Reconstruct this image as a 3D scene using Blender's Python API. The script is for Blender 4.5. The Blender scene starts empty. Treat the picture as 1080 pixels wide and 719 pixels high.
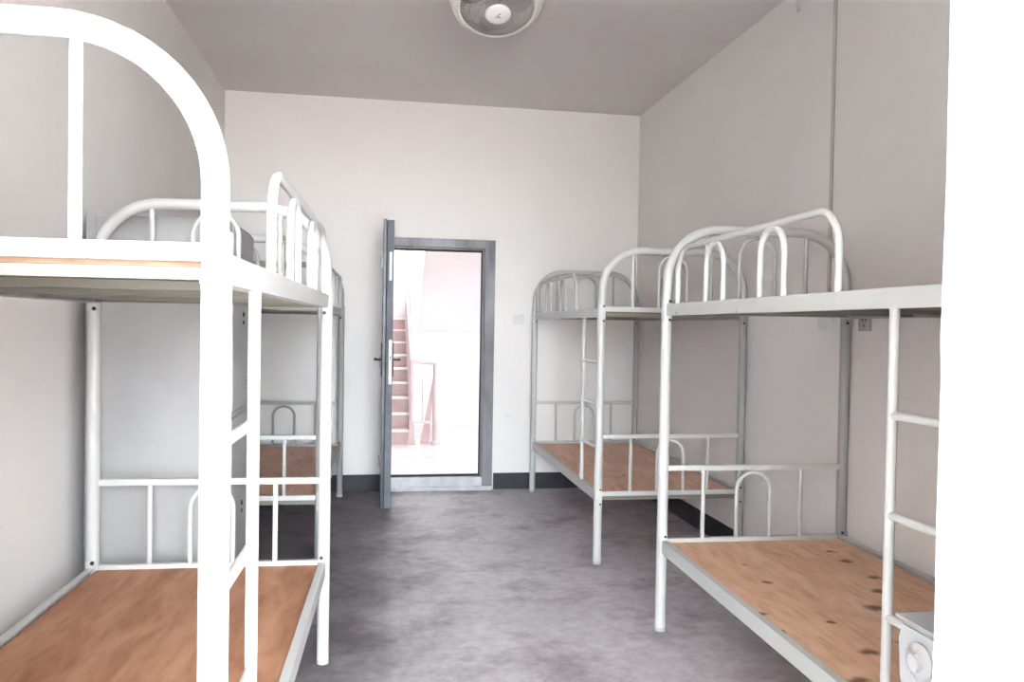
import bpy, bmesh, math, random
from mathutils import Vector, Matrix
random.seed(4)
S = bpy.context.scene
C = S.collection

# ------------------------------------------------------------------ camera
cam_d = bpy.data.cameras.new('camera')
cam = bpy.data.objects.new('camera', cam_d); C.objects.link(cam)
cam_d.sensor_fit = 'HORIZONTAL'; cam_d.sensor_width = 36.0
cam_d.lens = 36.0 * 845.25 / 1080.0
cam_d.clip_start = 0.05; cam_d.clip_end = 200
R_ = Vector((0.98648632, -0.16296038, 0.01698965))
U_ = Vector((-0.01372652, 0.02112924, 0.99968252))
W_ = Vector((0.16326762, 0.98640634, -0.01860683))
cam.matrix_world = Matrix(((R_.x, U_.x, -W_.x, 0), (R_.y, U_.y, -W_.y, 0), (R_.z, U_.z, -W_.z, 1.3537), (0, 0, 0, 1)))
S.camera = cam

# ------------------------------------------------------------------ sky (overcast daylight), exposure
SKY = 26.0
GROUND = 14.0
wd = bpy.data.worlds.new('overcast_sky'); S.world = wd; wd.use_nodes = True
nt = wd.node_tree; nt.nodes.clear()
wo = nt.nodes.new('ShaderNodeOutputWorld'); bg = nt.nodes.new('ShaderNodeBackground')
tc = nt.nodes.new('ShaderNodeTexCoord'); sp = nt.nodes.new('ShaderNodeSeparateXYZ')
rp = nt.nodes.new('ShaderNodeValToRGB')
nt.links.new(tc.outputs['Generated'], sp.inputs[0])
mr = nt.nodes.new('ShaderNodeMapRange'); mr.inputs[1].default_value = -1; mr.inputs[2].default_value = 1
nt.links.new(sp.outputs[2], mr.inputs[0]); nt.links.new(mr.outputs[0], rp.inputs[0])
e = rp.color_ramp.elements
e[0].position = 0.46; e[0].color = (GROUND/SKY*1.0, GROUND/SKY*.945, GROUND/SKY*.90, 1)
e[1].position = 0.54; e[1].color = (0.86, 0.94, 1.0, 1)
nt.links.new(rp.outputs[0], bg.inputs[0]); bg.inputs[1].default_value = SKY
nt.links.new(bg.outputs[0], wo.inputs[0])
S.view_settings.view_transform = 'Standard'; S.view_settings.look = 'None'
S.view_settings.exposure = 1.1; S.view_settings.gamma = 1.0
S.view_settings.use_curve_mapping = False

# ------------------------------------------------------------------ materials
def newmat(name):
    m = bpy.data.materials.new(name); m.use_nodes = True
    return m, m.node_tree, m.node_tree.nodes['Principled BSDF']

def noise_mat(name, c1, c2, scale=4, rough=.6, metal=0, detail=5, lo=.35, hi=.65, bump=0, bscale=60, stretch=(1, 1, 1), spec=.5):
    m, t, b = newmat(name)
    g = t.nodes.new('ShaderNodeNewGeometry'); mp = t.nodes.new('ShaderNodeMapping'); mp.inputs['Scale'].default_value = stretch
    n = t.nodes.new('ShaderNodeTexNoise'); n.inputs['Scale'].default_value = scale; n.inputs['Detail'].default_value = detail
    r = t.nodes.new('ShaderNodeValToRGB'); r.color_ramp.elements[0].position = lo; r.color_ramp.elements[1].position = hi
    r.color_ramp.elements[0].color = (*c1, 1); r.color_ramp.elements[1].color = (*c2, 1)
    t.links.new(g.outputs['Position'], mp.inputs[0]); t.links.new(mp.outputs[0], n.inputs['Vector'])
    t.links.new(n.outputs['Fac'], r.inputs[0]); t.links.new(r.outputs[0], b.inputs['Base Color'])
    b.inputs['Roughness'].default_value = rough; b.inputs['Metallic'].default_value = metal
    b.inputs['Specular IOR Level'].default_value = spec
    if bump:
        n2 = t.nodes.new('ShaderNodeTexNoise'); n2.inputs['Scale'].default_value = bscale
        bp = t.nodes.new('ShaderNodeBump'); bp.inputs['Strength'].default_value = bump; bp.inputs['Distance'].default_value = .01
        t.links.new(mp.outputs[0], n2.inputs['Vector']); t.links.new(n2.outputs['Fac'], bp.inputs['Height'])
        t.links.new(bp.outputs[0], b.inputs['Normal'])
    return m

def painted_metal(name, col, chips=.0, rough=.38, spots=()):
    m, t, b = newmat(name)
    tcn = t.nodes.new('ShaderNodeTexCoord')
    oi = t.nodes.new('ShaderNodeObjectInfo')
    ad = t.nodes.new('ShaderNodeVectorMath'); ad.operation = 'ADD'
    t.links.new(tcn.outputs['Object'], ad.inputs[0]); t.links.new(oi.outputs['Random'], ad.inputs[1])
    n = t.nodes.new('ShaderNodeTexNoise'); n.inputs['Scale'].default_value = 14; n.inputs['Detail'].default_value = 6
    n.inputs['Roughness'].default_value = .7
    r = t.nodes.new('ShaderNodeValToRGB')
    r.color_ramp.elements[0].position = .735 - chips; r.color_ramp.elements[1].position = .755 - chips
    r.color_ramp.elements[0].color = (*col, 1); r.color_ramp.elements[1].color = (.34, .27, .2, 1)
    t.links.new(ad.outputs[0], n.inputs['Vector']); t.links.new(n.outputs['Fac'], r.inputs[0])
    cur = r.outputs[0]
    for (px, py, pz, lx, lz) in spots:      # places where the enamel has peeled down to primer
        su = t.nodes.new('ShaderNodeVectorMath'); su.operation = 'SUBTRACT'; su.inputs[1].default_value = (px, py, pz); t.links.new(tcn.outputs['Object'], su.inputs[0])
        dv = t.nodes.new('ShaderNodeVectorMath'); dv.operation = 'MULTIPLY'; dv.inputs[1].default_value = (1/lx, 8, 1/lz); t.links.new(su.outputs[0], dv.inputs[0])
        ln = t.nodes.new('ShaderNodeVectorMath'); ln.operation = 'LENGTH'; t.links.new(dv.outputs[0], ln.inputs[0])
        ad2 = t.nodes.new('ShaderNodeMath'); ad2.operation = 'MULTIPLY_ADD'; ad2.inputs[1].default_value = 1.6; t.links.new(n.outputs['Fac'], ad2.inputs[0]); t.links.new(ln.outputs['Value'], ad2.inputs[2])
        lt = t.nodes.new('ShaderNodeMath'); lt.operation = 'LESS_THAN'; lt.inputs[1].default_value = 1.75; t.links.new(ad2.outputs[0], lt.inputs[0])
        k = t.nodes.new('ShaderNodeMix'); k.data_type = 'RGBA'; t.links.new(lt.outputs[0], k.inputs[0]); t.links.new(cur, k.inputs[6]); k.inputs[7].default_value = (.36, .29, .22, 1); cur = k.outputs[2]
    t.links.new(cur, b.inputs['Base Color'])
    b.inputs['Roughness'].default_value = rough
    return m

M = {}
def wall_mat():
    m = noise_mat('painted_plaster', (.86, .83, .81), (.90, .875, .86), scale=.9, rough=.85, bump=.08, bscale=35, spec=.2)
    return m
M['wall'] = wall_mat()
M['ceiling'] = noise_mat('ceiling_paint', (.77, .735, .72), (.80, .77, .755), scale=1.2, rough=.9, spec=.1)
M['pier'] = noise_mat('white_pier_paint', (.84, .85, .87), (.88, .89, .91), scale=3, rough=.8, bump=.1, bscale=20)
M['skirt'] = noise_mat('dark_skirting_paint', (.009, .010, .017), (.022, .024, .034), scale=7, rough=.55)
M['metal'] = painted_metal('white_enamel_tube', (.57, .57, .555), .03)
M['metal_peeled'] = painted_metal('white_enamel_tube_peeled', (.57, .57, .555), .05, .38, [(-.165, -.02, 1.806, .045, .02)])
M['frame_metal'] = painted_metal('grey_white_enamel_rail', (.54, .545, .53), .07)
M['shaded_metal'] = painted_metal('shaded_grey_enamel', (.36, .365, .36), .04)  # bed enamel with the shade on rear and far parts put into its colour
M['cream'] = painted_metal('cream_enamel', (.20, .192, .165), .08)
M['dark'] = noise_mat('black_bolt', (.02, .02, .02), (.05, .05, .05), rough=.5, metal=.4)
M['bolt'] = noise_mat('zinc_bolt', (.5, .5, .5), (.66, .66, .66), rough=.35, metal=.3)
M['foot'] = noise_mat('grey_foot_cap', (.42, .42, .42), (.52, .52, .52), rough=.7)
M['locker'] = noise_mat('grey_locker_enamel', (.36, .355, .355), (.40, .395, .395), scale=5, rough=.42)
M['locker_dark'] = noise_mat('locker_groove', (.17, .17, .18), (.22, .22, .23), rough=.6)
M['steel'] = noise_mat('blue_grey_door_steel', (.10, .112, .128), (.15, .165, .19), scale=8, rough=.6, metal=.1)
M['steel_dark'] = noise_mat('dark_door_skin', (.045, .05, .06), (.08, .085, .1), scale=8, rough=.4, metal=.3)
M['doorframe'] = noise_mat('door_frame_steel', (.10, .10, .105), (.24, .24, .26), scale=6, rough=.45, metal=.2, stretch=(1, 1, .3))
M['sill'] = noise_mat('worn_steel_sill', (.42, .43, .45), (.56, .57, .59), scale=12, rough=.4, metal=.2)
M['rubber'] = noise_mat('black_rubber', (.012, .012, .014), (.02, .02, .022), rough=.7)
M['white_plastic'] = noise_mat('white_plastic', (.72, .72, .72), (.76, .76, .76), rough=.45)
M['socket'] = noise_mat('beige_grey_plastic', (.42, .40, .38), (.47, .45, .43), rough=.5)
M['conduit'] = noise_mat('conduit_plastic', (.50, .48, .44), (.56, .54, .5), rough=.5)
M['fan_white'] = noise_mat('fan_ivory_plastic', (.78, .79, .75), (.82, .83, .79), rough=.4)
M['fan_disc'] = noise_mat('fan_white_disc', (.86, .86, .86), (.88, .88, .88), rough=.4)
M['fan_wire'] = noise_mat('fan_wire_grey', (.34, .32, .31), (.40, .38, .37), rough=.4)
M['fan_dark'] = noise_mat('fan_blade_grey', (.34, .33, .33), (.38, .37, .37), rough=.5)
M['fan_mark'] = noise_mat('grey_print', (.2, .2, .2), (.24, .24, .24), rough=.6)
M['radiator'] = painted_metal('chipped_white_radiator_paint', (.36, .365, .375), .1, .35)
M['stair'] = noise_mat('pink_stair_paint', (.44, .325, .315), (.52, .385, .375), scale=6, rough=.6)
M['stair_nose'] = noise_mat('pale_stair_nosing', (.78, .72, .71), (.84, .78, .77), rough=.6)
M['rail_pink'] = noise_mat('pale_pink_rail_paint', (.42, .32, .315), (.48, .37, .365), scale=5, rough=.45)
M['rail_white'] = noise_mat('white_handrail_paint', (.50, .43, .43), (.54, .47, .47), rough=.4)
M['land_floor'] = noise_mat('pale_terrazzo', (.56, .49, .49), (.68, .61, .61), scale=3, rough=.25)
M['land_wall'] = noise_mat('white_stairwell_paint', (.86, .85, .85), (.9, .89, .89), scale=2, rough=.8)
M['land_pink'] = noise_mat('pale_pink_soffit', (.50, .455, .465), (.54, .495, .505), scale=1, rough=.85)

def floor_mat():
    m, t, b = newmat('worn_concrete')
    g = t.nodes.new('ShaderNodeNewGeometry')
    def noi(scale, det=6, st=(1, 1, 1), rough=.6):
        mp = t.nodes.new('ShaderNodeMapping'); mp.inputs['Scale'].default_value = st
        n = t.nodes.new('ShaderNodeTexNoise'); n.inputs['Scale'].default_value = scale; n.inputs['Detail'].default_value = det
        n.inputs['Roughness'].default_value = rough
        t.links.new(g.outputs['Position'], mp.inputs[0]); t.links.new(mp.outputs[0], n.inputs['Vector']); return n
    def ramp(src, a, ca, bb, cb):
        r = t.nodes.new('ShaderNodeValToRGB'); r.color_ramp.elements[0].position = a; r.color_ramp.elements[1].position = bb
        r.color_ramp.elements[0].color = (*ca, 1); r.color_ramp.elements[1].color = (*cb, 1); t.links.new(src, r.inputs[0]); return r
    def mul(a, b_, f=1.0, mode='MULTIPLY'):
        x = t.nodes.new('ShaderNodeMix'); x.data_type = 'RGBA'; x.blend_type = mode
        x.inputs[0].default_value = f; t.links.new(a, x.inputs[6]); t.links.new(b_, x.inputs[7]); return x.outputs[2]
    base = ramp(noi(1.3, 8).outputs['Fac'], .3, (.49, .455, .48), .7, (.65, .605, .635))
    dirt = ramp(noi(2.2, 9, (1.0, 1.1, 1), .65).outputs['Fac'], .36, (.62, .60, .61), .5, (1, 1, 1))
    fine = ramp(noi(16, 6, (1, 1, 1), .7).outputs['Fac'], .32, (.74, .73, .74), .6, (1, 1, 1))
    specks = ramp(noi(60, 3).outputs['Fac'], .24, (.55, .52, .5), .3, (1, 1, 1))
    light = ramp(noi(5, 8, (1, 1, 1), .75).outputs['Fac'], .58, (0, 0, 0), .75, (.10, .10, .10))
    o = mul(base.outputs[0], dirt.outputs[0]); o = mul(o, fine.outputs[0]); o = mul(o, specks.outputs[0])
    o = mul(o, light.outputs[0], 1.0, 'ADD')
    # trodden-in dirt and painted-in door-leaf shade along the left-hand beds, with a ragged edge
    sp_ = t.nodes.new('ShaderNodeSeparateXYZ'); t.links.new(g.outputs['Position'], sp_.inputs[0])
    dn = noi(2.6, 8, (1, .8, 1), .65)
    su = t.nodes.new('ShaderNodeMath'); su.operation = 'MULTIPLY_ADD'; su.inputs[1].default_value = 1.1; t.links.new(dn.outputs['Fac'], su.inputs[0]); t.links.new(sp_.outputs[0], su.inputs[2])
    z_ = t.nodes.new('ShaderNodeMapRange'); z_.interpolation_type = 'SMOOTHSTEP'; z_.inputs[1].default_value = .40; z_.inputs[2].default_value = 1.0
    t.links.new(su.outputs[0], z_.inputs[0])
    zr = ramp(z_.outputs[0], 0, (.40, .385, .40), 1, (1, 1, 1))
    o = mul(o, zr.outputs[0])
    t.links.new(o, b.inputs['Base Color'])
    b.inputs['Roughness'].default_value = .62
    bp = t.nodes.new('ShaderNodeBump'); bp.inputs['Strength'].default_value = .15; bp.inputs['Distance'].default_value = .01
    t.links.new(noi(30, 5).outputs['Fac'], bp.inputs['Height']); t.links.new(bp.outputs[0], b.inputs['Normal'])
    return m
M['floor'] = floor_mat()
M['balcony'] = noise_mat('added_balcony_concrete', (.42, .41, .40), (.5, .49, .48), scale=3, rough=.8)

def board_mat(name, c1, c2, knots=(), vor=True):
    # plywood: grain runs along Y (the bed's length), knots are dark ellipses
    m, t, b = newmat(name)
    tcn = t.nodes.new('ShaderNodeTexCoord'); oi = t.nodes.new('ShaderNodeObjectInfo')
    ad = t.nodes.new('ShaderNodeVectorMath'); ad.operation = 'MULTIPLY_ADD'
    ad.inputs[1].default_value = (1, 1, 1)
    sc = t.nodes.new('ShaderNodeMath'); sc.operation = 'MULTIPLY'; sc.inputs[1].default_value = 17
    t.links.new(oi.outputs['Random'], sc.inputs[0])
    t.links.new(tcn.outputs['Object'], ad.inputs[0]); t.links.new(sc.outputs[0], ad.inputs[2])
    mp = t.nodes.new('ShaderNodeMapping'); mp.inputs['Scale'].default_value = (1, .22, 1)
    mp.inputs['Rotation'].default_value = (0, 0, .12)
    t.links.new(ad.outputs[0], mp.inputs[0])
    n = t.nodes.new('ShaderNodeTexNoise'); n.inputs['Scale'].default_value = 9; n.inputs['Detail'].default_value = 8; n.inputs['Distortion'].default_value = .6
    t.links.new(mp.outputs[0], n.inputs['Vector'])
    r = t.nodes.new('ShaderNodeValToRGB'); r.color_ramp.elements[0].position = .3; r.color_ramp.elements[1].position = .68
    r.color_ramp.elements[0].color = (*c1, 1); r.color_ramp.elements[1].color = (*c2, 1); t.links.new(n.outputs['Fac'], r.inputs[0])
    n2 = t.nodes.new('ShaderNodeTexNoise'); n2.inputs['Scale'].default_value = 40; n2.inputs['Detail'].default_value = 4
    t.links.new(mp.outputs[0], n2.inputs['Vector'])
    r2 = t.nodes.new('ShaderNodeValToRGB'); r2.color_ramp.elements[0].position = .3; r2.color_ramp.elements[1].position = .55
    r2.color_ramp.elements[0].color = (.82, .78, .74, 1); r2.color_ramp.elements[1].color = (1, 1, 1, 1); t.links.new(n2.outputs['Fac'], r2.inputs[0])
    x = t.nodes.new('ShaderNodeMix'); x.data_type = 'RGBA'; x.blend_type = 'MULTIPLY'; x.inputs[0].default_value = 1
    t.links.new(r.outputs[0], x.inputs[6]); t.links.new(r2.outputs[0], x.inputs[7])
    cur = x.outputs[2]
    fac = None
    if vor:
        v = t.nodes.new('ShaderNodeTexVoronoi'); v.inputs['Scale'].default_value = 5.5; v.inputs['Randomness'].default_value = 1
        mv = t.nodes.new('ShaderNodeMapping'); mv.inputs['Scale'].default_value = (1, .8, .0)
        t.links.new(ad.outputs[0], mv.inputs[0]); t.links.new(mv.outputs[0], v.inputs['Vector'])
        mm = t.nodes.new('ShaderNodeMapRange'); mm.inputs[1].default_value = .05; mm.inputs[2].default_value = .11
        mm.inputs[3].default_value = .75; mm.inputs[4].default_value = 0
        t.links.new(v.outputs['Distance'], mm.inputs[0]); 
        s2 = t.nodes.new('ShaderNodeSeparateColor'); t.links.new(v.outputs['Color'], s2.inputs[0])
        gt = t.nodes.new('ShaderNodeMath'); gt.operation = 'GREATER_THAN'; gt.inputs[1].default_value = .62; t.links.new(s2.outputs[0], gt.inputs[0])
        ml = t.nodes.new('ShaderNodeMath'); ml.operation = 'MULTIPLY'; t.links.new(mm.outputs[0], ml.inputs[0]); t.links.new(gt.outputs[0], ml.inputs[1])
        fac = ml.outputs[0]
    # wobble for the knots' outline
    wob = t.nodes.new('ShaderNodeVectorMath'); wob.operation = 'MULTIPLY_ADD'; wob.inputs[1].default_value = (.045, .045, 0)
    nw = t.nodes.new('ShaderNodeTexNoise'); nw.inputs['Scale'].default_value = 22; t.links.new(tcn.outputs['Object'], nw.inputs['Vector'])
    t.links.new(nw.outputs['Color'], wob.inputs[0]); t.links.new(tcn.outputs['Object'], wob.inputs[2])
    for (kx, ky, ks, kd) in knots:
        su = t.nodes.new('ShaderNodeVectorMath'); su.operation = 'SUBTRACT'; su.inputs[1].default_value = (kx+.0225, ky+.0225, 0)
        t.links.new(wob.outputs[0], su.inputs[0])
        dv = t.nodes.new('ShaderNodeVectorMath'); dv.operation = 'MULTIPLY'; dv.inputs[1].default_value = (.85/ks, 1.05/ks, 0)
        t.links.new(su.outputs[0], dv.inputs[0])
        ln = t.nodes.new('ShaderNodeVectorMath'); ln.operation = 'LENGTH'; t.links.new(dv.outputs[0], ln.inputs[0])
        mm = t.nodes.new('ShaderNodeMapRange'); mm.inputs[1].default_value = .45; mm.inputs[2].default_value = 1.25
        mm.inputs[3].default_value = kd; mm.inputs[4].default_value = 0; t.links.new(ln.outputs['Value'], mm.inputs[0])
        if fac is None: fac = mm.outputs[0]
        else:
            mx = t.nodes.new('ShaderNodeMath'); mx.operation = 'MAXIMUM'; t.links.new(fac, mx.inputs[0]); t.links.new(mm.outputs[0], mx.inputs[1]); fac = mx.outputs[0]
    if fac is not None:
        k = t.nodes.new('ShaderNodeMix'); k.data_type = 'RGBA'; t.links.new(fac, k.inputs[0]); t.links.new(cur, k.inputs[6])
        k.inputs[7].default_value = (.13, .05, .03, 1); cur = k.outputs[2]
    t.links.new(cur, b.inputs['Base Color']); b.inputs['Roughness'].default_value = .6
    b.inputs['Specular IOR Level'].default_value = .25
    return m

# ------------------------------------------------------------------ mesh helpers
def finish(name, bm, mat, parent=None, smooth=False):
    me = bpy.data.meshes.new(name); bmesh.ops.recalc_face_normals(bm, faces=bm.faces[:]); bm.to_mesh(me); bm.free()
    o = bpy.data.objects.new(name, me); C.objects.link(o)
    me.materials.append(M[mat] if isinstance(mat, str) else mat)
    if smooth:
        for p in me.polygons: p.use_smooth = True
        try: me.set_sharp_from_angle(angle=math.radians(42))
        except Exception: pass
    if parent is not None: o.parent = parent
    return o

def add_box(bm, a, b, bev=0.0, seg=2):
    x0, y0, z0 = [min(p, q) for p, q in zip(a, b)]; x1, y1, z1 = [max(p, q) for p, q in zip(a, b)]
    vs = [bm.verts.new(v) for v in ((x0, y0, z0), (x1, y0, z0), (x1, y1, z0), (x0, y1, z0), (x0, y0, z1), (x1, y0, z1), (x1, y1, z1), (x0, y1, z1))]
    fs = [bm.faces.new([vs[i] for i in q]) for q in ((3, 2, 1, 0), (4, 5, 6, 7), (0, 1, 5, 4), (1, 2, 6, 5), (2, 3, 7, 6), (3, 0, 4, 7))]
    if bev > 0:
        es = {e for f in fs for e in f.edges}
        bmesh.ops.bevel(bm, geom=list(es), offset=bev, segments=seg, affect='EDGES', profile=.7)

def add_tube(bm, pts, r, n=14, cap=True, sq=None):
    """sweep a circle along points (parallel transport); sq=(w,h) sweeps a rounded flat section instead"""
    pts = [Vector(p) for p in pts]
    T = []
    for i in range(len(pts)):
        a = pts[max(i-1, 0)]; b = pts[min(i+1, len(pts)-1)]; T.append((b-a).normalized())
    ref = Vector((0, 0, 1)) if abs(T[0].z) < .9 else Vector((0, 1, 0))
    nrm = T[0].cross(ref).normalized()
    rings = []
    for i, p in enumerate(pts):
        if i:
            nrm = (nrm - T[i]*nrm.dot(T[i])).normalized()
        bn = T[i].cross(nrm)
        ring = []
        for k in range(n):
            a = 2*math.pi*k/n
            ring.append(bm.verts.new(p + nrm*math.cos(a)*r + bn*math.sin(a)*r))
        rings.append(ring)
    for a, b in zip(rings, rings[1:]):
        for k in range(n):
            bm.faces.new((a[k], a[(k+1) % n], b[(k+1) % n], b[k]))
    if cap:
        bm.faces.new(rings[0][::-1]); bm.faces.new(rings[-1])

def add_lathe(bm, prof, n=32, axis=Matrix.Identity(4)):
    rings = []
    for r, z in prof:
        if r < 1e-5: rings.append([bm.verts.new(axis @ Vector((0, 0, z)))])
        else: rings.append([bm.verts.new(axis @ Vector((r*math.cos(2*math.pi*k/n), r*math.sin(2*math.pi*k/n), z))) for k in range(n)])
    for a, b in zip(rings, rings[1:]):
        for k in range(n):
            q = []
            for v in (a[k % len(a)], a[(k+1) % n % len(a)], b[(k+1) % n % len(b)], b[k % len(b)]):
                if v not in q: q.append(v)
            if len(q) > 2: bm.faces.new(q)

def add_prism(bm, poly, axis, a, b):
    """extrude a 2-D polygon along axis ('x','y','z') from a to b"""
    def P(u, v, w): return {'x': (w, u, v), 'y': (u, w, v), 'z': (u, v, w)}[axis]
    A = [bm.verts.new(P(u, v, a)) for u, v in poly]; B = [bm.verts.new(P(u, v, b)) for u, v in poly]
    bm.faces.new(A); bm.faces.new(B[::-1]); n = len(poly)
    for i in range(n): bm.faces.new((A[i], A[(i+1) % n], B[(i+1) % n], B[i]))

def arc(c, r, a0, a1, n, f):
    return [f(c[0]+r*math.cos(a0+(a1-a0)*i/n), c[1]+r*math.sin(a0+(a1-a0)*i/n)) for i in range(n+1)]

def box_obj(name, a, b, mat, parent=None, bev=0):
    bm = bmesh.new(); add_box(bm, a, b, bev); return finish(name, bm, mat, parent)
def tube_obj(name, pts, r, mat, parent=None, n=14):
    bm = bmesh.new(); add_tube(bm, pts, r, n); return finish(name, bm, mat, parent, True)
def tag(o, label, cat, group=None):
    o['label'] = label; o['category'] = cat
    if group: o['group'] = group
    return o
def thing(name, label, cat, loc=(0, 0, 0), rz=0, group=None):
    o = bpy.data.objects.new(name, None); C.objects.link(o); o.location = loc; o.rotation_euler = (0, 0, rz)
    o.empty_display_size = .1
    return tag(o, label, cat, group)
def structure(o): o['kind'] = 'structure'; return o
def join_boxes(name, boxes, mat, parent=None, bev=0):
    bm = bmesh.new()
    for a, b in boxes: add_box(bm, a, b, bev)
    return finish(name, bm, mat, parent)

# ------------------------------------------------------------------ room shell
XL, XR, YB, ZC = -1.212, 2.152, 6.56, 3.152
YF = 1.17          # inner face of the front (balcony) wall
T = .24
DX0, DX1, DZ = .03, .934, 2.055   # door hole
structure(box_obj('floor', (XL-T, YF-T, -.12), (XR+T, YB+.24, 0), 'floor'))
structure(box_obj('ceiling', (XL-T, YF-T, ZC), (XR+T, YB+T, ZC+.15), 'ceiling'))
structure(box_obj('wall_left', (XL-T, YF-T, 0), (XL, YB+T, ZC), 'wall'))
structure(box_obj('wall_right', (XR, YF-T, 0), (XR+T, YB+T, ZC), 'wall'))
structure(join_boxes('wall_back', [((XL, YB, 0), (DX0, YB+T, ZC)), ((DX1, YB, 0), (XR, YB+T, ZC)), ((DX0, YB, DZ), (DX1, YB+T, ZC))], 'wall'))
# front wall: pier at the right whose reveal closes the picture, lintel over the balcony opening
bm = bmesh.new()
pe = []
zz = [0, .35, .62, .9, 1.05, 1.28, 1.34, 1.6, 1.9, 2.2, 2.62]
off = [0, .001, -.001, .0015, 0, .001, -.0015, .0015, .0, .001, 0]
poly = [(.9+o, z) for o, z in zip(off, zz)]
poly += [(XR, 2.62), (XR, 0)]
add_prism(bm, poly, 'y', YF-T, YF)
add_box(bm, (XL, YF-T, 2.62), (XR, YF, ZC))
add_box(bm, (XL, YF-T, 0), (-.57, YF, 2.62))  # unseen left pier, added to shade the left wall, board and locker
structure(finish('wall_front', bm, 'pier'))
YO = -3.2          # outer glazing line of the unseen balcony enclosure, added to even the daylight
structure(box_obj('floor_added_balcony', (XL-T, YO-.15, -.12), (XR+T, YF-T, -.005), 'balcony'))
structure(box_obj('ceiling_added_balcony', (XL-T, YO-.15, 2.95), (XR+T, YF-T, 3.10), 'ceiling'))
structure(box_obj('wall_added_balcony_left', (XL-T, YO-.15, 0), (XL, YF-T, 2.95), 'wall'))
structure(box_obj('wall_added_balcony_right', (XR, YO-.15, 0), (XR+T, YF-T, 2.95), 'wall'))
structure(box_obj('wall_added_balcony_front', (XL, YO-.12, -.005), (XR, YO, .55), 'wall'))
structure(join_boxes('window_added_1', [((XL, YO-.08, 2.87), (XR, YO-.03, 2.95)), ((XL, YO-.08, .55), (XR, YO-.03, .60)), ((XL, YO-.08, .6), (XL+.05, YO-.03, 2.87)),
    ((XR-.05, YO-.08, .6), (XR, YO-.03, 2.87)), ((-.13, YO-.08, .6), (-.08, YO-.03, 2.87)), ((1.0, YO-.08, .6), (1.05, YO-.03, 2.87))], 'steel'))  # unseen glazing frame, added with the enclosure to bring daylight from farther off
SK = .134
def skirting(name, segs): structure(join_boxes(name, segs, 'skirt', bev=.002))
skirting('baseboard_back', [((XL, YB-.008, 0), (DX0-.002, YB, SK))])
skirting('baseboard_back', [((DX1+.012, YB-.008, 0), (XR, YB, SK))])
skirting('baseboard_right', [((XR-.008, YF, 0), (XR, YB-.008, SK))])
skirting('baseboard_left', [((XL, YF, 0), (XL+.008, YB-.008, SK))])

# ------------------------------------------------------------------ door
FY0, FY1 = YB-.015, YB+.11
dr = bpy.data.objects.new('door_1', None); C.objects.link(dr); dr.location = (DX0, YB, 0); structure(dr)
def dpart(name, a, b, mat, bev=0): 
    o = box_obj(name, [p-q for p, q in zip(a, (DX0, YB, 0))], [p-q for p, q in zip(b, (DX0, YB, 0))], mat, dr, bev); return o
bm = bmesh.new()
for a, b in [((DX0, FY0, 0), (DX0+.05, FY1, DZ)), ((DX1-.085, FY0, 0), (DX1, FY1, DZ)), ((DX0+.05, FY0, DZ-.07), (DX1-.085, FY1, DZ)),
             ((DX0+.05, FY0+.03, DZ-.085), (DX1-.085, FY1-.02, DZ-.07)), ((DX1-.10, FY0+.03, .11), (DX1-.085, FY1-.02, DZ-.085))]:
    add_box(bm, [p-q for p, q in zip(a, (DX0, YB, 0))], [p-q for p, q in zip(b, (DX0, YB, 0))], .004)
finish('door_frame', bm, 'doorframe', dr)
dpart('door_sill', (DX0+.05, FY0, .02), (DX1-.085, FY1, .105), 'sill', .004)
dpart('sill_ledge', (DX0+.08, FY0-.03, 0), (DX1+.0, FY0+.02, .03), 'sill', .003)
bm = bmesh.new()
for a, b in [((DX0+.05, FY0+.05, .105), (DX1-.085, FY0+.07, .122)), ((DX1-.112, FY0+.04, .105), (DX1-.10, FY0+.06, DZ-.085)), ((DX0+.05, FY0+.04, DZ-.1), (DX1-.1, FY0+.06, DZ-.085))]:
    add_box(bm, [p-q for p, q in zip(a, (DX0, YB, 0))], [p-q for p, q in zip(b, (DX0, YB, 0))])
finish('door_seal', bm, 'rubber', dr)
# the open leaf, swung into the room and seen edge-on
LX0, LX1, LY0, LY1 = .023, .094, 5.70, 6.53
leaf = bpy.data.objects.new('door_2', None); C.objects.link(leaf); leaf.location = (LX0, LY1, 0); structure(leaf)
def lp(name, a, b, mat, bev=0, parent=None):
    o = (LX0, LY1, 0)
    return box_obj(name, [p-q for p, q in zip(a, o)], [p-q for p, q in zip(b, o)], mat, parent or leaf, bev)
lp('door_leaf', (LX0+.024, LY0+.002, .05), (LX1, LY1, 2.085), 'steel', .003)
lp('door_skin', (LX0-.002, LY0, .045), (LX0+.018, LY1, 2.09), 'steel_dark', .002)
lp('leaf_seal', (LX0+.018, LY0+.014, .05), (LX0+.024, LY1, 2.085), 'rubber')
lp('lock_plate', (LX0+.045, LY0, .93), (LX0+.063, LY0+.004, 1.24), 'bolt', .001)
lp('keyhole_cover', (LX0+.050, LY0-.006, 1.10), (LX0+.058, LY0, 1.13), 'dark')
lp('paper_sticker', (LX0+.040, LY0+.0005, 1.66), (LX0+.058, LY0+.003, 1.86), 'white_plastic')
for sx, x in ((-1, LX0-.002), (1, LX1)):
    xx = x-LX0
    bm = bmesh.new()
    add_box(bm, (xx, .06-(LY1-LY0), .98), (xx+sx*.008, .10-(LY1-LY0), 1.22), .002)
    add_tube(bm, [(xx, .08-(LY1-LY0), 1.10), (xx+sx*.05, .08-(LY1-LY0), 1.10), (xx+sx*.05, .20-(LY1-LY0), 1.10)], .009, 10)
    finish('door_handle', bm, 'dark', leaf, True)
for z in (.25, 1.05, 1.85):
    bm = bmesh.new()
    add_tube(bm, [(-.012, .004, z-.05), (-.012, .004, z+.05)], .009, 10)
    add_box(bm, (-.012, -.03, z-.045), (.0, .004, z+.045))
    finish('hinge', bm, 'bolt', leaf, True)

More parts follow.
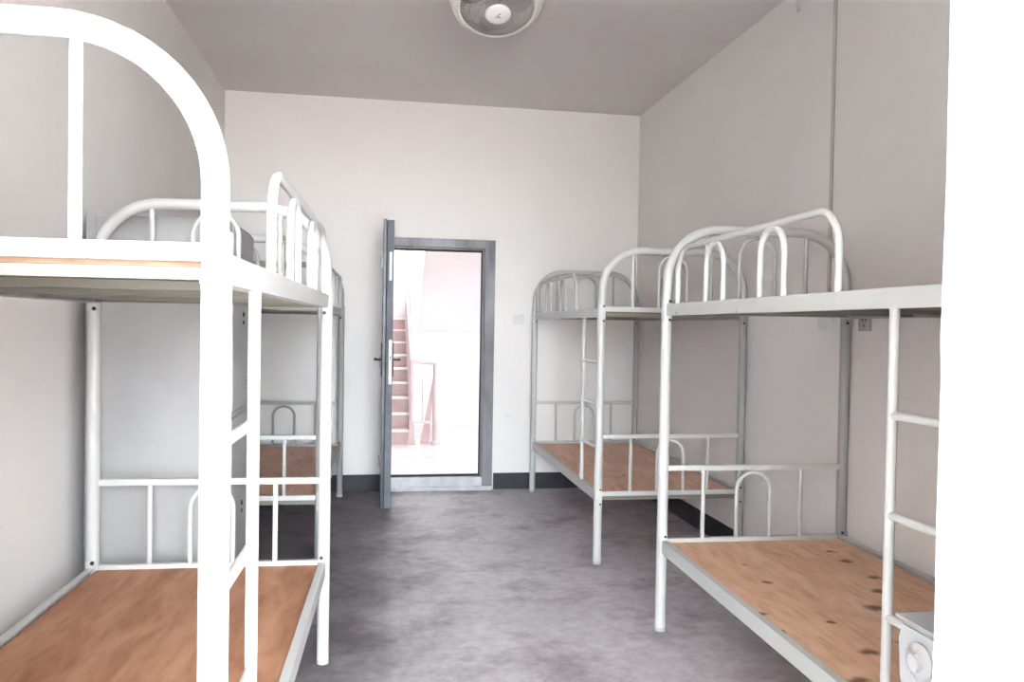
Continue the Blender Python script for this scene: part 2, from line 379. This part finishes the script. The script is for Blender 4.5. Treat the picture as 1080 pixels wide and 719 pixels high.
# ------------------------------------------------------------------ stairwell beyond the door
structure(box_obj('trim_3', (-1.6, YB+.24, -.12), (3.6, 10.75, 0), 'land_floor'))
structure(box_obj('trim_4', (.46, 10.75, -.12), (3.6, 10.95, 1.27), 'land_wall'))
bm = bmesh.new(); add_prism(bm, [(.50, 1.27), (3.6, 1.27), (3.6, 3.3), (.64, 3.3), (.60, 2.6)], 'y', 10.6, 10.95)
structure(finish('trim_5', bm, 'land_pink'))
structure(box_obj('trim_6', (-1.3, 11.62, -.12), (.46, 13.2, 1.62), 'land_floor'))
structure(box_obj('trim_added_7', (-1.6, YB+.24, 3.3), (3.8, 11.0, 3.5), 'land_wall'))            # landing ceiling out of view, added to darken the stairwell
structure(box_obj('trim_added_8', (-1.3, 11.0, 4.2), (.8, 13.4, 4.4), 'land_wall'))               # ceiling over the stair, also added to hold back sky light
structure(box_obj('trim_9', (-1.3, 10.9, 3.5), (.8, 11.0, 4.2), 'land_wall'))
structure(box_obj('wall_added_stairwell_left', (-1.5, YB+.24, 0), (-1.3, 13.4, 4.4), 'land_wall'))  # unseen wall, put in to cut the sky light on the stair
structure(box_obj('wall_stairwell_right', (.66, 10.95, 1.27), (.8, 13.4, 4.4), 'land_wall'))
structure(join_boxes('wall_stairwell_back', [((-1.3, 13.2, 0), (.8, 13.4, 2.9)), ((-1.3, 13.2, 3.6), (.8, 13.4, 4.2))], 'land_wall'))
WY0, WY1, WZ0, WZ1 = 7.8, 8.9, 1.2, 2.4  # opening in the added, unseen landing walls, sized to set the stairwell brightness
structure(join_boxes('wall_added_landing_right', [((3.6, YB+.24, 0), (3.8, WY0, 3.3)), ((3.6, WY1, 0), (3.8, 11.0, 3.3)), ((3.6, WY0, 0), (3.8, WY1, WZ0)), ((3.6, WY0, WZ1), (3.8, WY1, 3.3))], 'land_wall'))
structure(box_obj('wall_added_landing_front', (XR+T, YB+.1, 0), (3.8, YB+.24, 3.3), 'land_wall'))
st = thing('staircase', 'pink painted stair with white handrail rising away beyond the open doorway', 'staircase', (-.4, 9.1, 0))
bm = bmesh.new()
poly = [(0, 0)]
for k in range(10):
    poly += [(.28*k, .16*(k+1)), (.28*(k+1), .16*(k+1))] if k < 9 else [(.28*k, .16*(k+1))]
poly = [(0, 0)]
for k in range(9): poly += [(.28*k, .16*(k+1)), (.28*(k+1), .16*(k+1))]
poly += [(.28*9, 0)]
add_prism(bm, poly, 'x', -.7, .77)
finish('stair_flight', bm, 'stair', st)
for k in range(9):
    box_obj('stair_nosing', (-.7, .28*k-.015, .16*(k+1)-.022), (.775, .28*k+.05, .16*(k+1)+.002), 'stair_nose', st, .003)
bm = bmesh.new(); add_prism(bm, [(-.03, 0), (-.03, .2), (.28*9, .16*9+.2), (.28*9, .16*9-.05), (.12, 0)], 'x', .77, .80)
finish('stringer', bm, 'rail_pink', st)
ra = bpy.data.objects.new('stair_railing', None); C.objects.link(ra); ra.parent = st; ra.location = (.77, 0, 0)
bm = bmesh.new(); add_tube(bm, [(.0, 0, .94), (.27, 0, .92)], .028, 14); finish('top_rail', bm, 'rail_white', ra, True)
tube_obj('handrail', [(0, 0, .93), (-.0, .12, 1.02), (-.02, 2.6, 2.46), (-.02, 3.2, 2.46)], .028, 'rail_white', ra)
tube_obj('newel_post', [(-.005, 0, .03), (-.005, 0, .95)], .026, 'rail_pink', ra)
tube_obj('newel_post', [(.262, 0, 0), (.262, 0, .935)], .028, 'rail_pink', ra)
bm = bmesh.new(); add_lathe(bm, [(0, .04), (.035, .04), (.06, .008), (.06, 0), (0, 0)], 20, Matrix.Translation((.262, 0, 0))); finish('post_flange', bm, 'rail_pink', ra, True)
bm = bmesh.new(); add_prism(bm, [(-.06, 0), (.05, 0), (.03, .1), (.03, .22), (-.01, .34), (-.03, .12)], 'y', -.05, .06); finish('newel_foot', bm, 'stair', ra)
for z in (.735, .235): box_obj('mid_rail', (.0, -.012, z), (.262, .012, z+.03), 'rail_white', ra)
tube_obj('baluster', [(.12, 0, .25), (.12, 0, .75)], .009, 'rail_pink', ra, 8)
bm = bmesh.new(); add_prism(bm, [(.1, 0), (.2, 0), (.255, .74), (.235, .74)], 'y', .03, .05); finish('brace_plate', bm, 'stair', ra)
for k in range(1, 9):
    y = .28*k+.1; z0 = .16*k+.14
    tube_obj('baluster', [(-.012, y, z0), (-.015, y, z0+.16+.72)], .009, 'rail_pink', ra, 8)
ur = thing('landing_railing', 'thin pale railing on the upper landing above the stair', 'railing', (.35, 12.6, 1.62))
box_obj('landing_edge', (-.05, -.06, .02), (.3, .06, .14), 'land_wall', ur)
box_obj('edge_bracket', (.08, -.05, -.3), (.2, .05, .02), 'rail_pink', ur)
tube_obj('top_rail', [(-.2, 0, .98), (.34, 0, .98)], .012, 'rail_pink', ur, 8)
tube_obj('mid_rail', [(-.2, 0, .35), (.3, 0, .35)], .012, 'rail_pink', ur, 8)
for x in (-.02, .14): tube_obj('baluster', [(x, 0, .1), (x, 0, .98)], .010, 'rail_pink', ur, 8)

# ------------------------------------------------------------------ bunk beds
BW, ZLO, ZHI, ZTOP = .858, .41, 1.463, 1.800
KN = [(1.955, 3.195), (1.935, 3.057), (1.922, 2.836), (1.834, 2.684), (1.72, 2.517), (1.465, 2.829), (1.383, 2.674), (1.279, 2.514), (1.278, 2.355), (1.483, 2.412), (1.373, 2.291), (1.462, 2.174), (1.315, 2.001), (1.48, 3.057), (1.833, 2.462), (1.598, 2.23), (1.597, 2.461)]
KS = [.02, .024, .024, .026, .034, .016, .012, .024, .013, .014, .014, .026, .026, .012, .02, .018, .012]
KD = [.85, .8, .85, .85, .9, .8, .35, .9, .9, .9, .5, .85, .85, .6, .7, .6, .35]
KD2 = [.35*k if i in (6, 10, 16) else k for i, k in enumerate(KD)]

def bed(x, y, L, rz, s, label, ladder_from_far, board_lo, board_hi, post_mats):
    """origin: foot of the near post on the aisle side; local v runs to the wall (s=+1 right, -1 left), y away from the camera"""
    t = thing('bunk_bed', label, 'bunk bed', (x, y, 0), rz)
    V = lambda v, yy, z: (s*v, yy, z)
    RP, RH = .0235, .0215
    for e_, yy in enumerate((0.0, L)):
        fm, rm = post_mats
        em = 'shaded_metal' if (fm == 'shaded_metal' and e_ == 1) else 'metal'
        # hoop: continuous bent tube from joint to joint
        pts = [V(0, yy, ZHI+.01), V(0, yy, 1.56)]
        R = .235
        zc = ZTOP-R
        pts += [V(R-R*math.cos(a), yy, zc+R*math.sin(a)) for a in [math.pi/2*i/14 for i in range(15)]]
        pts += [V(BW-R+R*math.sin(a), yy, zc+R*math.cos(a)) for a in [math.pi/2*i/14 for i in range(15)]]
        pts += [V(BW, yy, 1.56), V(BW, yy, ZHI+.01)]
        hp = tube_obj('end_hoop', pts, RH, 'metal_peeled' if (s == -1 and e_ == 0) else em, t, 18)
        for v in ((.205 if s == -1 and e_ == 0 else .18), .656):
            vz = ZTOP - (R - math.sqrt(max(R*R-(R-min(v, BW-v))**2, 0)) if min(v, BW-v) < R else 0)
            tube_obj('upright_bar', [V(v, yy, ZHI), V(v, yy, vz-.012)], .010, em, hp, 10)
        u0, u1, ut = .336, .506, ZTOP-.03
        r = (u1-u0)/2
        tube_obj('arch_bar', [V(u0, yy, ZHI)]+[V((u0+u1)/2-r*math.cos(a), yy, ut-r+r*math.sin(a)) for a in [math.pi*i/16 for i in range(17)]]+[V(u1, yy, ZHI)], .0095, em, hp, 10)
        box_obj('end_rail', V(.015, yy-.013, 1.446), V(BW-.015, yy+.013, 1.474), em, hp, .003)
        # posts: wider than the hoop and set a few millimetres outwards
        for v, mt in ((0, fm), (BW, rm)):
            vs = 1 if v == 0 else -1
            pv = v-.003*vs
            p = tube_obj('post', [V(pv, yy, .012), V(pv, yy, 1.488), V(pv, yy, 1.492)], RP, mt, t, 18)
            tube_obj('foot_cap', [V(pv, yy, 0), V(pv, yy, .016)], RP+.001, 'foot', p)
            for zc_ in (1.433, .385):
                bm = bmesh.new()
                if e_ == 0 and s == 1 or zc_ < 1 or v > 0:
                    add_box(bm, V(pv-.017, yy-RP-.002, zc_-.05), V(pv+.017, yy-RP+.006, zc_+.05), .002)
                else:
                    add_box(bm, V(pv-.017, yy-RP-.001, zc_-.045), V(pv+.017, yy-RP+.006, zc_+.045), .004)
                br = finish('joint_plate', bm, mt, p)
                for dz in (-.040, .042):
                    tube_obj('bolt', [V(pv+.007*vs, yy-RP-.001, zc_+dz), V(pv+.007*vs, yy-RP-.006, zc_+dz)], .0075 if s == -1 else .006, 'foot' if (e_ == 0 and s == -1) else 'dark', br, 10)
        # lower end panel
        lo = box_obj('end_rail', V(.018, yy-.012, .718), V(BW-.018, yy+.012, .742), em, t, .003)
        box_obj('end_rail', V(.018, yy-.013, .388), V(BW-.018, yy+.013, .414), em, t, .003)
        for v in (.186, .655): tube_obj('upright_bar', [V(v, yy, .41), V(v, yy, .72)], .010, em, lo, 10)
        u0, u1, ut = .346, .506, .706; r = (u1-u0)/2
        tube_obj('arch_bar', [V(u0, yy, .41)]+[V((u0+u1)/2-r*math.cos(a), yy, ut-r+r*math.sin(a)) for a in [math.pi*i/16 for i in range(17)]]+[V(u1, yy, .41)], .0095, em, lo, 10)
    # side rails: steel angles, tall flange outside and narrow flange inward under the board
    for zt, hh in ((ZHI, .05), (ZLO, .056)):
        for v, vs in ((0, 1), (BW, -1)):
            prof = [(v-vs*.012, zt-hh), (v-vs*.012, zt), (v+vs*.014, zt), (v+vs*.014, zt-.006), (v-vs*.006, zt-.006), (v-vs*.006, zt-hh+.005), (v+vs*.026, zt-hh+.005), (v+vs*.026, zt-hh)]
            bm = bmesh.new(); add_prism(bm, [(s*a, b) for a, b in prof], 'y', .012, L-.012); finish('side_rail', bm, 'frame_metal', t)
        for k in range(5):
            yy = .028 + (L-.056)*k/4
            if k in (1, 2, 3) or True:
                bm = bmesh.new(); prof = [(yy-.013, zt-hh+.0055), (yy+.013, zt-hh+.0055), (yy+.013, zt-.0255), (yy-.013, zt-.0255)]
                add_prism(bm, prof, 'x', s*.012, s*(BW-.012)); finish('cross_bar', bm, 'cream', t)
        b = box_obj('bed_board', V(.015, .014, zt-.0250), V(BW-.015, L-.014, zt-.0135), board_lo if zt == ZLO else board_hi, t, .001)
    # guard rail on the aisle side: one long arch holding two small arches
    y1, y0 = L-.13, L-1.385; zt = 1.697; R = .11
    ca = lambda cy, cz, a0, a1: [V(0, cy+R*math.cos(a), cz+R*math.sin(a)) for a in [a0+(a1-a0)*i/10 for i in range(11)]]
    g = tube_obj('guard_rail', [V(0, y0, ZHI-.01)]+ca(y0+R, zt-R, math.pi, math.pi/2)+ca(y1-R, zt-R, math.pi/2, 0)+[V(0, y1, ZHI-.01)], .0115, 'metal', t, 14)
    for c in (L-.525, L-.99):
        r = .083
        tube_obj('arch_bar', [V(0, c-r, ZHI-.005)]+[V(0, c-r*math.cos(a), zt-.012-r*1.0+r*math.sin(a)) for a in [math.pi*i/16 for i in range(17)]]+[V(0, c+r, ZHI-.005)], .0105, 'metal', g, 12)
    # ladder: one upright and three rungs welded to the near aisle post
    yl = L-ladder_from_far
    ld = tube_obj('ladder', [V(0, yl, ZLO-.05), V(0, yl, ZHI-.045)], .0125, 'metal', t, 14)
    for z in (1.152, .907, .656): tube_obj('ladder_rung', [V(0, .018, z), V(0, yl, z)], .0105, 'metal', ld, 12)
    return t

x0, y0 = 1.2362, 1.5184
def to_local(px, py, X, Y, rz):
    c, s_ = math.cos(-rz), math.sin(-rz); dx, dy = px-X, py-Y
    return dx*c-dy*s_, dx*s_+dy*c
knots = [(*to_local(a, b, x0, y0, -.0154), k, d) for (a, b), k, d in zip(KN, KS, KD2)]
M['board_rn'] = board_mat('plywood_knotty', (.76, .45, .285), (.90, .61, .43), knots, False)
M['board_ln'] = board_mat('plywood_warm', (.36, .16, .085), (.55, .295, .18))
M['board_a'] = board_mat('plywood_red_brown', (.74, .44, .32), (.90, .61, .47))
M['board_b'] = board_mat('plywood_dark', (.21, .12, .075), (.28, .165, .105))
bed(x0, y0, 1.90, -.0154, 1, 'white tubular steel bunk bed nearest on the right, knotty plywood, cut off by the pier', 1.64, 'board_rn', 'board_b', ('metal', 'shaded_metal'))
bed(1.2525, 4.4385, 1.9987, -.0017, 1, 'white tubular steel bunk bed in the far right corner, right of the open doorway', 1.60, 'board_a', 'board_b', ('metal', 'shaded_metal'))
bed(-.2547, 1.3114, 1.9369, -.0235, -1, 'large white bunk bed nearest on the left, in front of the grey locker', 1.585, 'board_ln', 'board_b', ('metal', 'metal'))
bed(-.3142, 4.4722, 1.90, -.0101, -1, 'shaded grey-looking bunk bed at far left behind the locker, left of the open doorway', 1.60, 'board_a', 'board_b', ('shaded_metal', 'shaded_metal'))

# ------------------------------------------------------------------ locker between the left beds
KX0, KX1, KY0, KY1, KZ = -1.165, -.60, 3.46, 4.02, 1.775
lk = thing('locker', 'tall grey steel locker standing between the two left bunk beds', 'locker', (KX0, KY0, 0))
W, D = KX1-KX0, KY1-KY0
bm = bmesh.new()
add_box(bm, (0, 0, .04), (W-.02, D, KZ), .004)
add_box(bm, (.03, .03, 0), (W-.05, D-.03, .04))
finish('cabinet_body', bm, 'locker', lk)
box_obj('side_edge', (0.0, -.004, .04), (.035, 0, KZ), 'locker', lk)
box_obj('cabinet_groove', (W-.02, .006, .05), (W-.014, D-.006, KZ-.008), 'locker_dark', lk)
for z0, z1 in ((.07, .945), (.975, KZ-.02)):
    dd = box_obj('locker_door', (W-.014, .018, z0), (W+.0, D-.018, z1), 'locker', lk, .003)
    for k in range(4):
        zz_ = (1.10 if z0 > .5 else z0+.2)-k*.016
        box_obj('vent_slot', (W-.001, D*.52, zz_), (W+.001, D*.72, zz_+.003), 'locker_dark', dd)
    zz_ = .545 if z0 < .5 else 1.385
    for dz, rr in ((0, .012), (-.035, .009)):
        bm = bmesh.new(); add_lathe(bm, [(0, .006), (rr*.8, .006), (rr, 0), (0, 0)], 14, Matrix.Translation((W, .26, zz_+dz)) @ Matrix.Rotation(math.pi/2, 4, 'Y'))
        finish('door_lock', bm, 'dark', dd, True)
box_obj('shelf_edge', (W-.014, .006, .95), (W-.004, D-.006, .97), 'locker', lk)

# ------------------------------------------------------------------ ceiling orbit fan
FC = Vector((.575, 4.13, 3.035))
fan = thing('ceiling_fan', 'white caged ceiling fan with round centre disc above the aisle', 'fan', (FC.x, FC.y, ZC))
tilt = Matrix.Rotation(math.radians(-24), 4, 'X') 
base = Matrix.Translation((0, 0, FC.z-ZC)) @ tilt @ Matrix.Rotation(math.pi, 4, 'X')   # +z of this frame points out of the fan's face
bm = bmesh.new(); add_lathe(bm, [(0, 0), (.09, 0), (.085, -.02), (.04, -.035), (.03, -.06), (0, -.06)], 28); finish('ceiling_mount', bm, 'fan_white', fan, True)
bm = bmesh.new()
prof = [(.192, .050), (.202, .054), (.228, .038), (.243, .004), (.238, -.02), (.215, -.028), (.200, .0), (.192, .050)]
add_lathe(bm, prof, 64, base); finish('cage_rim', bm, 'fan_white', fan, True)
NW = 72
bm = bmesh.new()
for k in range(NW):
    a = 2*math.pi*k/NW; pts = []
    for i in range(9):
        q = i/8; rr = .066+(.192-.066)*q; aa = a+.75*q
        zz_ = .085*math.sqrt(max(0, 1-(q*.9)**2.4))+.012
        pts.append(base @ Vector((rr*math.cos(aa), rr*math.sin(aa), zz_)))
    add_tube(bm, pts, .0022, 5)
for rr, zz_ in ((.10, .092), (.145, .078), (.175, .06)):
    add_tube(bm, [base @ Vector((rr*math.cos(2*math.pi*i/48), rr*math.sin(2*math.pi*i/48), zz_)) for i in range(49)], .0018, 5, False)
finish('wire_cage', bm, 'fan_wire', fan, True)
bm = bmesh.new(); add_lathe(bm, [(0, .108), (.05, .107), (.066, .100), (.070, .092), (.064, .086), (0, .086)], 40, base); dc = finish('centre_disc', bm, 'fan_disc', fan, True)
bm = bmesh.new()
for a, b in (((-.014, .010), (.014, .010)), ((.014, .010), (-.004, .0)), ((-.004, .0), (.012, -.014))):
    add_tube(bm, [base @ Vector((a[0], -a[1], .1082)), base @ Vector((b[0], -b[1], .1082))], .0022, 6)
finish('logo_mark', bm, 'fan_mark', dc)
bm = bmesh.new(); add_lathe(bm, [(0, .085), (.05, .085), (.06, .05), (.06, -.02), (.05, -.08), (0, -.08)], 28, base); finish('motor_housing', bm, 'fan_dark', fan, True)
for k in range(3):
    bm = bmesh.new(); grid = []
    for i in range(7):
        q = i/6; rr = .055+.125*q; row = []
        for j in range(5):
            w_ = (j/4-.5)*(.65+.85*math.sin(math.pi*min(q*.8+.1, 1)))
            aa = 2*math.pi*k/3+w_+.3*q+.4; zz_ = .03-.03*w_
            row.append(bm.verts.new(base @ Vector((rr*math.cos(aa), rr*math.sin(aa), zz_))))
        grid.append(row)
    for i in range(6):
        for j in range(4): bm.faces.new((grid[i][j], grid[i][j+1], grid[i+1][j+1], grid[i+1][j]))
    bmesh.ops.solidify(bm, geom=bm.faces[:], thickness=.003)
    finish('fan_blade', bm, 'fan_dark', fan, True)
bm = bmesh.new()
for k in range(24):
    a = 2*math.pi*k/24
    add_tube(bm, [base @ Vector((.06*math.cos(a), .06*math.sin(a), -.075)), base @ Vector((.16*math.cos(a), .16*math.sin(a), -.06)), base @ Vector((.21*math.cos(a), .21*math.sin(a), -.015))], .0015, 5)
finish('back_cage', bm, 'fan_wire', fan, True)

# ------------------------------------------------------------------ electrics
cd = tag(tube_obj('conduit', [(XR-.008, 3.585, 1.43), (XR-.008, 3.585, ZC)], .0085, 'conduit', None, 10), 'thin vertical beige conduit running up the right wall to the ceiling', 'conduit')
jb = box_obj('junction_box', (XR-.03, 3.55, 1.36), (XR, 3.64, 1.435), 'white_plastic', None, .004); tag(jb, 'white junction box at the foot of the wall conduit, seen under the upper bunk', 'junction box')
sw = thing('wall_socket', 'beige grey wall socket under the upper bunk of the nearest right bed', 'socket', (XR, 3.29, 1.397))
box_obj('face_plate', (-.009, -.045, -.04), (0, .045, .04), 'socket', sw, .003)
for a, b in [((-.011, -.014, .005), (-.0085, -.010, .018)), ((-.011, .010, .005), (-.0085, .014, .018)), ((-.011, -.002, -.02), (-.0085, .002, -.008))]: box_obj('socket_slot', a, b, 'dark', sw)
s2 = thing('light_switch', 'pale light switch on the back wall right of the doorway', 'light switch', (1.14, YB, 1.41))
box_obj('face_plate', (-.043, -.008, -.043), (.043, 0, .043), 'white_plastic', s2, .003)
box_obj('switch_rocker', (-.016, -.012, -.026), (.016, -.008, .026), 'white_plastic', s2, .002)
s3 = thing('wall_socket', 'pale socket low on the back wall between doorway and bunk bed', 'socket', (1.065, YB, .60))
box_obj('face_plate', (-.043, -.008, -.043), (.043, 0, .043), 'wall', s3, .003)
for a, b in [((-.013, -.010, .002), (-.009, -.0075, .016)), ((.009, -.010, .002), (.013, -.0075, .016))]: box_obj('socket_slot', a, b, 'socket', s3)
cl = box_obj('cable_cover', (XR-.012, 3.93, 3.03), (XR, 3.955, ZC), 'white_plastic', None, .003); tag(cl, 'short white cable cover high on the right wall at the ceiling', 'cable cover')

# ------------------------------------------------------------------ radiator behind the pier
rad = thing('radiator', 'chipped white radiator with round end plug peeping out beside the white pier', 'radiator', (.966, 1.29, 0))
NS = 9
for k in range(NS):
    xc = .028+k*.06
    bm = bmesh.new()
    ol = []
    for i in range(9): a = math.pi*i/8; ol.append((.055*math.cos(a), .775+.045*math.sin(a)))
    for i in range(9): a = math.pi+math.pi*i/8; ol.append((.055*math.cos(a), .16+.045*math.sin(a)))
    add_prism(bm, ol, 'x', xc-.011, xc+.011)
    bmesh.ops.bevel(bm, geom=bm.edges[:], offset=.004, segments=2, affect='EDGES')
    for sy in (-.04, .04): add_tube(bm, [(xc, sy, .16), (xc, sy, .775)], .017, 12)
    for z in (.775, .165): add_tube(bm, [(xc-.03, 0, z), (xc+.03, 0, z)], .026, 16)
    if k in (0, NS-1):
        for sy in (-.035, .035): add_box(bm, (xc-.012, sy-.012, 0), (xc+.012, sy+.012, .15), .003)
    finish('radiator_column', bm, 'radiator', rad, True)
RY = Matrix.Rotation(-math.pi/2, 4, 'Y')
for z in (.775, .165):
    bm = bmesh.new()
    add_lathe(bm, [(.028, -.012), (.034, .0), (.034, .010), (.029, .014), (.016, .014), (.015, .024), (0, .025)], 28, Matrix.Translation((-.0, -.012, z-.008)) @ RY)
    finish('end_plug', bm, 'radiator', rad, True)
bm = bmesh.new(); add_box(bm, (-.005, -.065, .824), (.55, .062, .829)); add_prism(bm, [(-.065, .829), (-.065, .812), (-.061, .812), (-.061, .824)], 'x', -.005, .55)
finish('top_cover', bm, 'radiator', rad)
bm = bmesh.new(); add_prism(bm, [(-.030, .68), (.035, .68), (.050, .72), (.056, .79), (.045, .822), (-.050, .822), (-.056, .80), (-.052, .74)], 'x', -.006, .014)
bmesh.ops.bevel(bm, geom=bm.edges[:], offset=.005, segments=2, affect='EDGES'); finish('end_panel', bm, 'radiator', rad, True)
